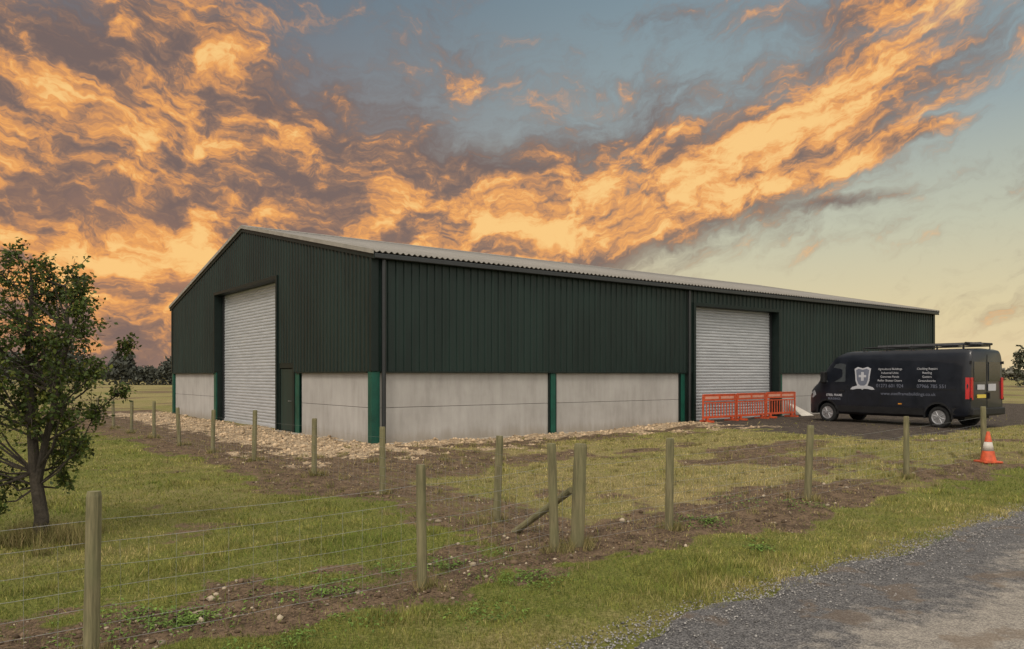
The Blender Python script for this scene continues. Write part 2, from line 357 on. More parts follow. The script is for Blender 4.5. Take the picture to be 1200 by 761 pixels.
# ---------------------------------------------------------------- BARN
barn=empty('agricultural_barn',(CX,CY,0),ROT)
EZ=5.22; RZ=7.45; SL=(RZ-EZ)/(BW/2); CB=2.04
def roofz(t): return EZ+SL*min(t,BW-t)
PR=.25; prof=[(0,0),(.15,0),(.165,.032),(.235,.032)]
def clad(name,length,ztop,opens,place):
    pts=[]; k=0
    while k*PR<length-1e-6:
        for a,o in prof: pts.append((k*PR+a,o))
        k+=1
    pts.append((length,0)); v=[];f=[]
    for (a,o),(b,o2) in zip(pts[:-1],pts[1:]):
        mid=(a+b)/2; z0=CB-.03
        for (p0,p1,zt) in opens:
            if p0<mid<p1: z0=zt
        i=len(v); v+=[place(a,o,z0),place(b,o2,z0),place(b,o2,ztop(b)),place(a,o,ztop(a))]; f.append((i,i+1,i+2,i+3))
    return mesh(name,v,f,M_clad,barn)
SD=(13.25,18.5,4.5); GD=(7.0,14.0,5.2)
clad('side_cladding',BL,lambda a:EZ-.05,[SD],lambda a,o,z:(a,-.06-o,z))
clad('gable_cladding',BW,lambda a:roofz(a)-.03,[GD,(5.5,7.0,2.3)],lambda a,o,z:(-.06-o,a,z))
clad('rear_cladding',BL,lambda a:EZ-.05,[],lambda a,o,z:(a,BW+.06+o,z))
clad('far_gable_cladding',BW,lambda a:roofz(a)-.03,[],lambda a,o,z:(BL+.06+o,a,z))
nxr=int(BL/.146*6); xr=np.linspace(-.14,BL+.14,nxr); V=[];Fq=[]
wv=.026*np.sin(xr*2*np.pi/.18)
def zr(y): return EZ+.07+SL*(y if y<=BW/2 else BW-y)
for (ya_,yb_) in ((-.30,BW/2-.02),(BW+.30,BW/2+.02)):
    A=np.stack([xr,np.full(nxr,ya_),EZ+.07+SL*(-.30)+wv],1); Bq=np.stack([xr,np.full(nxr,yb_),zr(BW/2-.02)+wv],1)
    b0=sum(len(a) for a in V); V+=[A,Bq]; i=np.arange(nxr-1)+b0; Fq.append(np.stack([i,i+1,i+nxr+1,i+nxr],1))
ro=mesh_np('roof',np.concatenate(V),np.concatenate(Fq),M_roof,parent=barn); md=ro.modifiers.new('s','SOLIDIFY'); md.thickness=.012; md.offset=0
V=[(-.16,BW/2-.28,zr(BW/2-.28)+.035),(BL+.16,BW/2-.28,zr(BW/2-.28)+.035),(BL+.16,BW/2,RZ+.13),(-.16,BW/2,RZ+.13),(BL+.16,BW/2+.28,zr(BW/2-.28)+.035),(-.16,BW/2+.28,zr(BW/2-.28)+.035)]
mesh('ridge_cap',V,[(0,1,2,3),(3,2,4,5)],M_roof,barn)
for gx,nm in ((-.17,'barge_flashing'),(BL+.13,'far_barge_flashing')):
    for sgn in (0,1):
        ya0,yb0=(-.30,BW/2) if sgn==0 else (BW+.30,BW/2)
        za,zb=EZ+.07-.3*SL,RZ+.07; v=[]
        for (y,z) in ((ya0,za),(yb0,zb)):
            v+=[(gx,y,z-.07),(gx+.04,y,z-.07),(gx+.04,y,z+.05),(gx,y,z+.05)]
        mesh(nm,v,[(0,1,2,3),(7,6,5,4),(0,4,5,1),(1,5,6,2),(2,6,7,3),(3,7,4,0)],M_barge,barn)
        v=[]
        for (y,z) in ((ya0,za),(yb0,zb)):
            v+=[(gx+.045 if gx<0 else gx-.02,y,z-.2),(gx+.07 if gx<0 else gx-.05,y,z-.2),(gx+.07 if gx<0 else gx-.05,y,z-.05),(gx+.045 if gx<0 else gx-.02,y,z-.05)]
        mesh(nm+'_backing',v,[(0,1,2,3),(7,6,5,4),(0,4,5,1),(1,5,6,2),(2,6,7,3),(3,7,4,0)],M_trim,barn)
b=B()
for y0 in (-.31,BW+.15):
    b.box(-.1,BL+.1,y0,y0+.16,EZ-.18,EZ-.04)
b.make('gutters',M_pipe,barn,.02)
b2=B(); b2.tube([(.24,-.17,-.05),(.24,-.17,EZ-.1)],.06,10)
b2.tube([(12.85,-.15,-.05),(12.85,-.15,EZ-.1)],.05,10)
b2.make('downpipes',M_pipe,barn)
b=B(); b.box(-.105,.12,-.105,.02,CB-.03,EZ-.06); b.make('corner_flashing',M_trim,barn,.01)
b=B(); b.box(BL-.12,BL+.105,-.105,.02,CB-.03,EZ-.06); b.box(-.105,.1,BW-.1,BW+.105,CB-.03,EZ-.06); b.make('corner_flashing_far',M_trim,barn,.01)
b=B()
for a,c_ in ((.2,13.05),(18.7,BL-.2)): b.box(a,c_,-.10,.0,CB-.07,CB-.035)
for a,c_ in ((.2,5.3),(14.2,BW-.2)): b.box(-.10,.0,a,c_,CB-.07,CB-.035)
b.make('drip_flashing',M_trim,barn)
b=B()
def crow(x0,x1):
    for z0,z1 in ((-.4,1.0),(1.012,CB+.05)): b.box(x0,x1,.03,.15,z0,z1)
for x0,x1 in ((.2,6.2),(6.5,12.5),(18.9,25.1),(25.4,BL-.2)): crow(x0,x1)
def crow2(y0,y1):
    for z0,z1 in ((-.4,1.0),(1.012,CB+.05)): b.box(.03,.15,y0,y1,z0,z1)
for y0,y1 in ((.2,5.05),(14.35,BW-.2)): crow2(y0,y1)
b.box(.2,BL-.2,BW-.15,BW-.03,-.4,CB+.05); b.box(BL-.15,BL-.03,.2,BW-.2,-.4,CB+.05)
b.make('concrete_wall_panels',M_conc,barn,.008)
M_joint=simple('mastic_joint',(.09,.085,.08),.9)
b=B()
for x0,x1 in ((.2,6.2),(6.5,12.5),(18.9,25.1),(25.4,BL-.2)): b.box(x0,x1,.045,.1,.99,1.02)
for y0,y1 in ((.2,5.05),(14.35,BW-.2)): b.box(.045,.1,y0,y1,.99,1.02)
b.make('panel_joints',M_joint,barn)
b=B()
for x in (6.35,12.6,18.72,25.25):
    b.box(x-.1,x+.1,-.05,-.03,-.3,CB-.08); b.box(x-.008,x+.008,-.03,.15,-.3,CB-.08); b.box(x-.1,x+.1,.155,.175,-.3,CB-.08)
b.box(-.07,.17,-.07,-.05,-.3,CB-.04); b.box(-.07,-.05,-.047,.17,-.3,CB-.04); b.box(-.048,.17,-.048,.17,-.3,CB-.045)
b.box(BL-.17,BL+.07,-.07,.1,-.3,CB-.04); b.box(-.07,.1,BW-.17,BW+.05,-.3,CB-.04)
for y in (5.25,): b.box(-.05,-.03,y-.17,y+.17,-.3,CB-.08); b.box(-.03,.15,y-.01,y+.01,-.3,CB-.08)
b.box(-.05,.14,14.02,14.32,-.3,CB-.02)
b.make('steel_columns',M_col,barn,.004)
b=B()
for x in (6.35,12.6,18.72,25.25): b.box(x+.1,x+.16,-.02,.14,-.3,CB-.08); b.box(x-.16,x-.1,-.02,.14,-.3,CB-.08)
b.make('column_recess_packers',M_trim,barn)
DP=.30
b=B()
b.box(SD[0]-.12,SD[0],-.13,DP+.05,-.3,SD[2]+.12); b.box(SD[1],SD[1]+.12,-.13,DP+.05,-.3,SD[2]+.12)
b.box(SD[0]-.0,SD[1]+.0,-.132,DP+.05,SD[2],SD[2]+.12); 
b.box(12.72,SD[0]-.125,-.04,.1,-.3,CB-.05)
b.box(-.13,DP+.05,GD[0]-.12,GD[0],-.3,GD[2]+.12); b.box(-.13,DP+.05,GD[1],GD[1]+.12,CB,GD[2]+.12)
b.box(-.132,DP+.05,GD[0],GD[1],GD[2],GD[2]+.12); b.box(.0,DP+.05,GD[1],GD[1]+.02,-.3,CB)
b.make('door_frames',M_trim,barn,.006)
def shutter(name,a0,a1,ztop,place):
    v=[];f=[]; pitch=.115; K=5; zs=[]
    n=int((ztop+.3)/pitch)
    for k in range(n+1):
        for j in range(K):
            t=j/K; zs.append((-.3+(k+t)*pitch, .016*math.sin(math.pi*t) if t>0 else -.006))
    zs=[q_ for q_ in zs if q_[0]<=ztop+.02]
    for (zz,o) in zs: v+=[place(a0,o,zz),place(a1,o,zz)]
    for i in range(len(zs)-1): f.append((2*i,2*i+1,2*i+3,2*i+2))
    return mesh(name,v,f,M_shut,barn)
shutter('side_roller_shutter',SD[0]+.07,SD[1]-.07,SD[2],lambda a,o,z:(a,DP-.02-o,z))
shutter('gable_roller_shutter',GD[0]+.07,GD[1]-.07,GD[2],lambda a,o,z:(DP-.02-o,a,z))
b=B(); b.box(SD[0],SD[0]+.1,DP-.10,DP+.02,-.3,SD[2]); b.box(SD[1]-.1,SD[1],DP-.10,DP+.02,-.3,SD[2])
b.box(DP-.10,DP+.02,GD[0],GD[0]+.1,-.3,GD[2]); b.box(DP-.10,DP+.02,GD[1]-.1,GD[1],-.3,GD[2])
b.make('shutter_guides',M_pipe,barn)
b=B(); b.box(SD[0]+.1,SD[1]-.1,DP-.06,DP-.035,0.0,.2); b.box(DP-.06,DP-.035,GD[0]+.1,GD[1]-.1,-.1,.1); b.make('shutter_bottom_rails',M_shut,barn)
b=B(); b.box(-.04,.02,5.62,6.72,.05,2.12); b.make('personnel_door',cladmat('door_green',(.012,.028,.023)),barn,.01)
b=B(); b.box(-.07,.05,5.44,5.60,-.2,2.31); b.box(-.07,.05,6.74,6.87,-.2,2.31); b.box(-.072,.05,5.60,6.74,2.14,2.315); b.make('personnel_door_frame',M_trim,barn)
b=B(); b.tube([(-.10,5.75,1.05),(-.10,5.88,1.05)],.012,8); b.tube([(-.10,5.75,1.05),(-.03,5.75,1.05)],.012,8); b.make('door_handle',simple('handle_steel',(.5,.5,.5),.3,.9),barn)
M_slab=simple('slab_concrete',(.30,.26,.21),.9,0,.2,3,.2)
b=B(); b.box(-.25,13.1,-.22,.1,-.3,.035); b.box(-.2,.1,.12,6.9,-.3,.03); b.make('foundation_edge',M_slab,barn,.01)
b=B(); b.box(.5,BL-.5,.5,BW-.5,.0,EZ-.4); b.make('interior_black_box',simple('dark_interior',(.01,.01,.01),.9),barn)  # plain near-black box filling the inside of the barn
# ---------------------------------------------------------------- FENCES
def fence(name,pts,heights,rads,skip_first=False):
    e=empty(name,(pts[0][0],pts[0][1],0)); ox,oy=pts[0]
    b=B(); tops=[]
    for k,(x,y) in enumerate(pts):
        z=H1(x,y); h=heights[k]; r=rads[k]; lx=random.uniform(-.04,.04); ly=random.uniform(-.03,.03)
        tops.append((x+lx*0.5,y+ly*.5,z))
        if k==0 and skip_first: continue
        P=[Vector((x-ox,y-oy,z-.2))+Vector((lx,ly,0))*(f*h)+Vector((0,0,f*h+.2*(f>0))) if f>0 else Vector((x-ox,y-oy,z-.2)) for f in (0,.02,.25,.5,.75,.97,1.0)]
        b.tube(P,[r*1.03,r*1.02,r,r*.99,r*.97,r*.96,r*.86],12,True,.03)
    b.make('posts',M_post,e,0,False)
    w=B()
    for k in range(len(pts)-1):
        (x0,y0),(x1,y1)=pts[k],pts[k+1]; d=math.hypot(x1-x0,y1-y0)
        nrm=Vector((-(y1-y0)/d,(x1-x0)/d))*(.05)
        z0,z1=tops[k][2],tops[k+1][2]
        seg=6
        for hh in (.06,.18,.30,.43,.58,.75,.90):
            sag=.015+.01*random.random()
            P=[]
            for j in range(seg+1):
                f=j/seg; P.append((x0+(x1-x0)*f+nrm.x-ox,y0+(y1-y0)*f+nrm.y-oy,z0+(z1-z0)*f+hh-sag*4*f*(1-f)*(1 if hh>.5 else .3)+random.uniform(-.004,.004)))
            w.tube(P,.0015,3,False)
        nv=int(d/.18)
        for j in range(1,nv):
            f=j/nv; x=x0+(x1-x0)*f+nrm.x-ox; y=y0+(y1-y0)*f+nrm.y-oy; z=z0+(z1-z0)*f
            w.tube([(x,y,z+.05),(x+random.uniform(-.01,.01),y,z+.4),(x,y,z+.75-.04*f*(1-f))],.0011,3,False)
    w.make('wire_netting',M_wire,e)
    return e
fr=fence('post_and_wire_fence',FR,[1.08,1.1,1.09,1.15,1.14,1.13,1.14,1.12,1.12],[.05,.05,.045,.05,.075,.052,.055,.05,.055])
fl=fence('post_and_wire_fence',FL,[1]+[1.12,1.06,1.05,1.1,1.06,1.05,1.08,1.05,1.05,1.05],[.05]*11,True)
b=B(); 
bx,by=G(600,620); b.tube([(bx-FR[0][0],by-FR[0][1],H1(bx,by)-.05),((.66-FR[0][0]),(8.66-FR[0][1]),H1(.7,8.6)+.62)],[.042,.04],10,True,.02); b.make('brace_strut',M_post,fr)
# ---------------------------------------------------------------- CONE
y=15.9; x=(1158-600)/F*y
cone=empty('traffic_cone',(x,y,H1(x,y)+.0))
M_or=simple('orange_plastic',(.50,.080,.025),.55,0,.2,9); M_wh=simple('white_reflective',(.50,.46,.40),.5,0,.1)
b=B(); b.box(-.19,.19,-.19,.19,0,.035); b.lathe([(.15,.035),(.145,.06),(.108,.24)],(0,0,0),'z',24); b.lathe([(.072,.42),(.03,.62),(.022,.63)],(0,0,0),'z',24); b.make('cone_body',M_or,cone,.006)
b=B(); b.lathe([(.108,.241),(.072,.419)],(0,0,0),'z',24); b.make('reflective_sleeve',M_wh,cone,0,True)
# ---------------------------------------------------------------- BARRIERS
M_bar=simple('red_orange_plastic',(.46,.070,.022),.5,0,.15,3)
M_strip=simple('faded_reflective_strip',(.50,.24,.17),.5)
def l2w(s,t): return CX+s*R[0]+t*L[0], CY+s*R[1]+t*L[1]
def barrier(s,t,rz):
    x,y=l2w(s,t); e=empty('safety_barrier',(x,y,H1(x,y)+.02),rz)
    b=B(); Wd=1.9
    for xx in (.03,Wd-.03): b.box(xx-.03,xx+.03,-.025,.025,.05,1.0)
    b.box(.06,Wd-.06,-.02,.02,.76,1.0); b.box(.06,Wd-.06,-.022,.022,.12,.2); b.box(.06,Wd-.06,-.018,.018,.66,.71)
    n=11
    for k in range(1,n): 
        xx=.06+(Wd-.12)*k/n; b.box(xx-.022,xx+.022,-.015,.015,.2,.66)
    b.box(.06,Wd-.06,-.03,.03,.97,1.01)
    for xx in (.25,Wd-.25): b.box(xx-.05,xx+.05,-.30,.30,-.02,.05); b.box(xx-.04,xx+.04,-.05,.05,.05,.14)
    b.make('barrier_panel',M_bar,e,.008)
    b=B(); 
    for x0 in (.12,1.0): b.box(x0,x0+.75,-.026,-.021,.83,.92)
    b.make('reflective_strip',M_strip,e)
    return e
for k,(s,t,a) in enumerate(((12.85,-.75,-.02),(14.8,-.78,.03),(16.75,-.72,-.03))): barrier(s,t,ROT+a)
x,y=l2w(19.5,-.5); e=empty('leaning_metal_sheet',(x,y,H1(x,y)),ROT)
b=B(); v=[(-.35,-.25,0),(.45,-.3,.0),(.15,.40,.42),(-.3,.40,.50)]; v+=[(a,c_-.015,d+.01) for a,c_,d in v]; b.v=v; b.f=[(0,1,2,3),(7,6,5,4),(0,4,5,1),(1,5,6,2),(2,6,7,3),(3,7,4,0)]; b.make('sheet',M_wh,e)
# ---------------------------------------------------------------- VAN
va=(-.54,.842); ang=math.atan2(va[1],va[0])
vx,vy=14.16+1.02*.842,24.0+1.02*.54
van=empty('parked_van',(vx,vy,float(rise(vx,vy))-.0+.01),ang)
def mk_paint(name,c,r=.25,coat=.25):
    m,p=begin(name); n=noise(coord(),2.5,4,.6); put(p.inputs['Base Color'],mix(smooth(n,.35,.7),c,tuple(x*1.4+.002 for x in c)))
    put(p.inputs['Roughness'],n*.2+r); p.inputs['Coat Weight'].default_value=coat; p.inputs['Coat Roughness'].default_value=.06; p.inputs['Specular IOR Level'].default_value=.3; return m
M_van=mk_paint('navy_van_paint',(.004,.0055,.010)); M_gl=simple('dark_glass',(.010,.012,.014),.14,0,.1,spec=.8); M_blk=simple('black_plastic',(.012,.012,.013),.55,0,.2,spec=.3)
M_tyre=simple('tyre_rubber',(.015,.015,.015),.85,0,.2,spec=.3); M_rim=simple('alloy_rim',(.32,.32,.33),.35,.6,.1); M_red=simple('red_lens',(.40,.012,.012),.2,0,.1); M_hl=simple('headlamp_lens',(.30,.32,.34),.12,0,.1)
M_dec=simple('white_vinyl',(.40,.40,.43),.5,0,.05); M_yel=simple('number_plate_yellow',(.55,.42,.06),.5,0,.05); M_greyv=simple('grey_vinyl',(.12,.13,.17),.5,0,.05)
def ip(x,tab): return float(np.interp(x,[a for a,_ in tab],[b for _,b in tab]))
ZT=[(0,2.40),(.04,2.48),(.2,2.53),(4.1,2.53),(4.35,2.50),(4.6,2.42),(4.78,2.30),(5.0,2.05),(5.2,1.79),(5.4,1.52),(5.5,1.40),(5.62,1.32),(5.8,1.18),(5.92,.98),(5.99,.75)]
HWt=[(0,.97),(.06,1.01),(.2,1.025),(4.9,1.025),(5.3,1.0),(5.6,.93),(5.8,.83),(5.92,.72),(5.99,.55)]
ZB=[(0,.42),(.3,.36),(5.4,.34),(5.8,.28),(5.99,.30)]
FS=[0,.02,.07,.18,.32,.46,.60,.72,.82,.90,.95,.985,1.0]; YF=[.93,.975,1,1,1,1,1,1,.998,.99,.965,.925,.84]
def tumble(z): return 1-.085*max(0,(z-1.35)/1.15)**1.6
def section(x):
    hw=ip(x,HWt); zt=ip(x,ZT); zb=ip(x,ZB); return [(hw*yf*tumble(zb+(zt-zb)*f),zb+(zt-zb)*f) for f,yf in zip(FS,YF)]
def side_y(x,z):
    s=section(x); return float(np.interp(z,[b for _,b in s],[a for a,_ in s]))
stx=[0,.04,.1,.2,.5,1,1.5,2,2.5,3,3.5,4.1,4.35,4.6,4.78,4.9,5.0,5.1,5.2,5.3,5.4,5.5,5.62,5.72,5.8,5.87,5.92,5.96,5.99]
v=[];f=[]; K=2*len(FS)+1
for x in stx:
    s=section(x); zt=s[-1][1]+.02
    ring=[(x,a,z) for a,z in s]+[(x,0,zt)]+[(x,-a,z) for a,z in reversed(s)]
    v+=ring
for i in range(len(stx)-1):
    for j in range(K): a=i*K+j; b_=i*K+(j+1)%K; f.append((a,b_,b_+K,a+K))
f.append(tuple(range(K))); f.append(tuple((len(stx)-1)*K+j for j in reversed(range(K))))
bb=B(); bb.v=v; bb.f=f; body=bb.make('body',M_van,van)
WX=(1.0,5.03); cuts=[]
for wx_ in WX:
    for sg in (1,-1):
        c_=B(); c_.lathe([(.42,-.22),(.42,.22)],(wx_,sg*.98,.36),'y',40); o=c_.make('cut',M_blk,van); cuts.append(o)
        md=body.modifiers.new('x','BOOLEAN'); md.operation='DIFFERENCE'; md.object=o; md.solver='EXACT'
bpy.context.view_layer.update()
dg=bpy.context.evaluated_depsgraph_get(); nm=bpy.data.meshes.new_from_object(body.evaluated_get(dg)); body.modifiers.clear(); body.data=nm
for o in cuts: bpy.data.objects.remove(o)
for pl in body.data.polygons: pl.use_smooth=True
try: 
    body.data.set_sharp_from_angle(angle=math.radians(28))
except Exception as ex: print(ex)
def spanel(name,poly,mat,off=.008,th=.0,sides=(1,-1)):
    b=B()
    for sg in sides:
        i=len(b.v); b.v+=[(x,sg*(side_y(x,z)+off),z) for x,z in poly]; b.f.append(tuple(range(i,i+len(poly))))
        j=len(b.v); b.v+=[(x,sg*(side_y(x,z)-.03),z) for x,z in poly]; n=len(poly)
        for k in range(n): b.f.append((i+k,i+(k+1)%n,j+(k+1)%n,j+k))
    return b.make(name,mat,van)
spanel('front_door_windows',[(4.28,1.46),(4.28,2.08),(4.50,2.12),(4.68,2.08),(4.95,1.76),(5.15,1.50),(5.15,1.44)],simple('side_window_glass',(.05,.055,.06),.12,0,.1,spec=1.0))
b=B(); xsw=[4.76,4.85,5.0,5.2,5.4,5.49]; yy=[-.84,-.6,-.3,0,.3,.6,.84]
for x in xsw:
    hw=ip(x,HWt)*tumble(ip(x,ZT))
    for q_ in yy: b.v.append((x+.02,q_*hw*.97,ip(x,ZT)+.02*(1-abs(q_))+.018))
for i in range(len(xsw)-1):
    for j in range(len(yy)-1): a=i*7+j; b.f.append((a,a+1,a+8,a+7))
b.make('windscreen',M_gl,van,0,True)
spanel('lower_side_trim',[(1.45,.40),(1.45,.62),(3.0,.62),(4.58,.62),(4.58,.40),(3.0,.40)],M_blk,.015)
spanel('front_bumper_sides',[(5.47,.36),(5.47,.66),(5.7,.66),(5.9,.62),(5.9,.40),(5.7,.36)],M_blk,.012)
spanel('rear_bumper_sides',[(.02,.44),(.02,.66),(.55,.66),(.55,.44)],M_blk,.015)
spanel('side_headlamps',[(5.52,.98),(5.60,1.14),(5.78,1.06),(5.88,.90),(5.70,.86)],M_hl,.012)
spanel('tail_lamps',[(.03,.95),(.03,1.62),(.14,1.62),(.14,.95)],M_red,.01)
M_seam=simple('seam',(.002,.002,.002),.9)
for nm_,xa in (('door_seam_a',4.2),('door_seam_b',5.28),('door_seam_c',2.95)):
    spanel(nm_,[(xa,.64),(xa,1.3),(xa,1.7),(xa,2.15 if xa<5 else 1.5),(xa+.014,2.15 if xa<5 else 1.5),(xa+.014,1.7),(xa+.014,1.3),(xa+.014,.64)],M_seam,.002)
spanel('sliding_door_rail',[(.4,1.22),(.4,1.25),(2.95,1.25),(2.95,1.22)],M_blk,.012)
spanel('door_handles',[(4.3,1.12),(4.3,1.16),(4.5,1.16),(4.5,1.12)],M_blk,.03)
spanel('side_markers',[(2.2,.72),(2.2,.76),(2.32,.76),(2.32,.72)],simple('amber',(.5,.2,.02),.3),.01)
b=B()
for wx_ in WX:
    for sg in (1,-1):
        prev=None
        for k in range(25):
            t=math.radians(-8+196*k/24)
            P=[(wx_+r*math.cos(t),.36+r*math.sin(t)) for r in (.415,.47)]
            i=len(b.v)
            for (x,z) in P: b.v.append((x,sg*(side_y(x,max(z,.42))+.014),z))
            for (x,z) in P: b.v.append((x,sg*(side_y(x,max(z,.42))-.03),z))
            if prev is not None:
                b.f+=[(prev,prev+1,i+1,i),(prev,prev+2,i+2,i),(prev+1,prev+3,i+3,i+1)]
            prev=i
b.make('wheel_arch_trims',M_blk,van)
bt=B(); br=B(); bw=B()
for wx_ in WX:
    for sg in (1,-1):
        c_=(wx_,sg*.87,.345)
        bt.lathe([(.20,-.10),(.32,-.105),(.345,-.08),(.347,0),(.345,.08),(.32,.105),(.225,.105),(.215,.06),(.215,-.06)],c_,'y',36)
        def Pp(h): return h*sg
        br.lathe([(.222,Pp(.095)),(.228,Pp(.108)),(.20,Pp(.10)),(.19,Pp(.05)),(.05,Pp(.05))],c_,'y',36)
        br.lathe([(.065,Pp(.05)),(.06,Pp(.10)),(.03,Pp(.105))],c_,'y',16)
        for k in range(8):
            t=2*math.pi*k/8+.3; d=Vector((math.cos(t),0,math.sin(t)))
            base_=Vector(c_)+Vector((0,Pp(.085),0)); br.tube([base_+d*.05,base_+d*.208],[.024,.019],6)
        bw.lathe([(.21,Pp(-.05)),(.21,Pp(.052))],c_,'y',24)
bt.make('tyres',M_tyre,van,0,True); br.make('wheel_rims',M_rim,van); bw.make('wheel_hubs_dark',M_blk,van)
b=B(); b.box(.3,5.6,-.75,.75,.30,.42); b.make('underbody',M_blk,van)
b=B()
for sg in (1,-1):
    b.box(5.02,5.20,sg*1.08-.10*1,sg*1.08+.10,1.42,1.82); b.box(5.06,5.14,min(sg*.92,sg*1.02),max(sg*.92,sg*1.02),1.50,1.58)
b.make('wing_mirrors',M_blk,van,.03)
b=B(); b.box(5.95,6.03,-.5,.5,.36,.62); b.make('front_bumper',M_blk,van,.03)
b=B(); b.box(5.93,6.0,-.38,.38,.70,.90); b.make('front_grille',M_blk,van,.02)
b=B(); b.box(6.03,6.04,-.26,.26,.44,.55); b.make('front_number_plate',M_dec,van)
b=B(); b.box(-.09,.04,-.98,.98,.44,.66); b.make('rear_bumper',M_blk,van,.03)
b=B(); 
for sg in (1,-1): b.box(-.012,.0,min(sg*.10,sg*.80),max(sg*.10,sg*.80),1.50,2.12)
b.make('rear_door_windows',M_gl,van,.004)
b=B(); b.box(-.008,.0,-.008,.008,.68,2.35); b.make('rear_door_seam',M_tyre,van)
b=B(); 
for sg in (1,-1): b.box(-.03,.02,sg*.93-.055,sg*.93+.055,.92,1.62)
b.make('rear_lamps',M_red,van,.015)
b=B(); b.box(-.03,-.01,.12,.64,.98,1.09); b.make('rear_number_plate',M_yel,van)
b=B(); b.box(-.028,-.008,-.5,-.05,1.2,1.42); b.box(-.028,-.008,.2,.62,1.24,1.40); b.make('rear_door_decal',M_dec,van)
b=B(); 
for sg in (1,-1):
    for z in (.9,2.05): b.box(-.03,.03,sg*.985-.02,sg*.985+.02,z,z+.09)
b.box(-.06,-.0,-.08,-.03,.95,1.15); b.make('rear_hinges',M_blk,van)
b=B()
for sg in (1,-1): b.tube([(.3,sg*.74,2.64),(3.7,sg*.74,2.64)],.022,8)
for x in (.3,1.15,2.0,2.85,3.7):
    b.tube([(x,-.80,2.64),(x,.80,2.64)],.022,8)
    for sg in (1,-1): b.tube([(x,sg*.80,2.44),(x,sg*.80,2.67)],.02,8)
b.tube([(.25,-.80,2.70),(.25,.80,2.70)],.04,10)
b.make('roof_rack',M_blk,van)
b=B()
for y_ in (.25,.6): b.box(.0,3.3,y_-.015,y_+.015,2.665,2.72)
for k in range(12): b.tube([(.15+k*.27,.25,2.69),(.15+k*.27,.6,2.69)],.014,6)
b.make('ladder',simple('aluminium',(.16,.16,.17),.4,.7),van)
b=B(); b.tube([(.4,-.45,2.72),(3.4,-.45,2.72)],.05,12); b.make('pipe_carrier',M_blk,van)
def vtext(txt,x,z,size,mat,name,bold=0.0,align='CENTER',sg=1):
    cu=bpy.data.curves.new(name,'FONT'); cu.body=txt; cu.size=size; cu.align_x=align; cu.align_y='CENTER'; cu.offset=bold; cu.extrude=.001
    cu.materials.append(mat); o=bpy.data.objects.new(name,cu); link(o,van)
    y=side_y(x,z)+.006; sl=(side_y(x,z+.05)-side_y(x,z-.05))/.1
    Xa=Vector((-1,0,0)) ; Za=Vector((0,sl,1)).normalized(); Nv=Xa.cross(Za)
    M=Matrix((Xa,Za,Nv)).transposed().to_4x4()
    if sg<0:
        Xa=Vector((1,0,0)); Za=Vector((0,-sl,1)).normalized(); Nv=Xa.cross(Za); M=Matrix((Xa,Za,Nv)).transposed().to_4x4(); y=-y
    M.translation=(x,y,z); o.matrix_local=M; return o
for sg in (1,-1):
    for r_,(a,b_) in enumerate((('Agricultural Buildings','Cladding Repairs'),('Industrial Units','Roofing'),('Concrete Panels','Gutters'),('Roller Shutter Doors','Groundworks'))):
        z=1.90-r_*.13
        vtext(a,2.62,z,.100,M_dec,'services_text',.0,sg=sg); vtext(b_,1.35,z,.100,M_dec,'services_text',.0,sg=sg)
    vtext('01273 601 924',2.62,1.33,.16,M_greyv,'phone_text',.0,sg=sg); vtext('07966 785 551',1.2,1.33,.16,M_greyv,'phone_text',.0,sg=sg)
    vtext('www.steelframebuildings.co.uk',2.0,1.07,.15,M_greyv,'web_text',.0,sg=sg)
    vtext('STEEL FRAME',4.72,.98,.11,M_dec,'door_text',.002,sg=sg); vtext('BUILDINGS',4.72,.85,.10,M_greyv,'door_text',.002,sg=sg)
def shield(cx,cz,w,h):
    pts=[(-.5,.42),(-.3,.5),(0,.44),(.3,.5),(.5,.42),(.44,.1),(.42,-.1),(.3,-.33),(0,-.5),(-.3,-.33),(-.42,-.1),(-.44,.1)]
    return [(cx+a*w,cz+b_*h) for a,b_ in pts]
SHX=3.62
spanel('shield_logo',shield(SHX,1.58,.62,.80),M_dec,.006)
spanel('shield_logo_field',shield(SHX,1.60,.50,.64),M_greyv,.009)
spanel('shield_logo_inner',[(SHX-.05,1.80),(SHX+.05,1.80),(SHX+.05,1.70),(SHX+.14,1.70),(SHX+.14,1.62),(SHX+.05,1.62),(SHX+.05,1.50),(SHX-.05,1.50),(SHX-.05,1.62),(SHX-.14,1.62),(SHX-.14,1.70),(SHX-.05,1.70)],M_dec,.012)
spanel('shield_logo_ribbon',[(SHX-.46,1.20),(SHX-.38,1.28),(SHX-.2,1.33),(SHX+.2,1.33),(SHX+.38,1.28),(SHX+.46,1.20),(SHX+.36,1.19),(SHX+.2,1.22),(SHX-.2,1.22),(SHX-.36,1.19)],M_dec,.014)
# ---------------------------------------------------------------- TREE
tree=empty('small_fruit_tree',(TREE[0],TREE[1],H1(*TREE)))
M_bark=simple('bark',(.040,.032,.023),.95,0,.3,8,.8,25)
M_leaf=colmat('leaf',.5,.3,.15)
SC=F/TREE[1]; BV=HZ+CH*SC
def tp(u,v,dy): 
    return Vector(((u-600)/F*TREE[1]-TREE[0], dy, (BV-v)/SC))
clumps=[(22,298,14),(28,330,26),(58,316,18),(62,345,24),(8,362,32),(98,338,16),(114,362,13),(42,388,34),(94,390,26),(128,402,10),(-25,350,30),(-55,400,38),(-15,425,38),(36,432,36),(88,436,30),(124,432,12),(5,478,36),(-60,460,40),(58,485,32),(102,478,20),(126,462,9),(-40,520,38),(14,528,28),(60,530,24),(92,520,15),(-15,565,22),(10,585,12),(-60,560,26),(66,556,13),(-75,340,22),(-85,430,30),(-80,500,30),(30,460,30),(20,400,28)]
b=B()
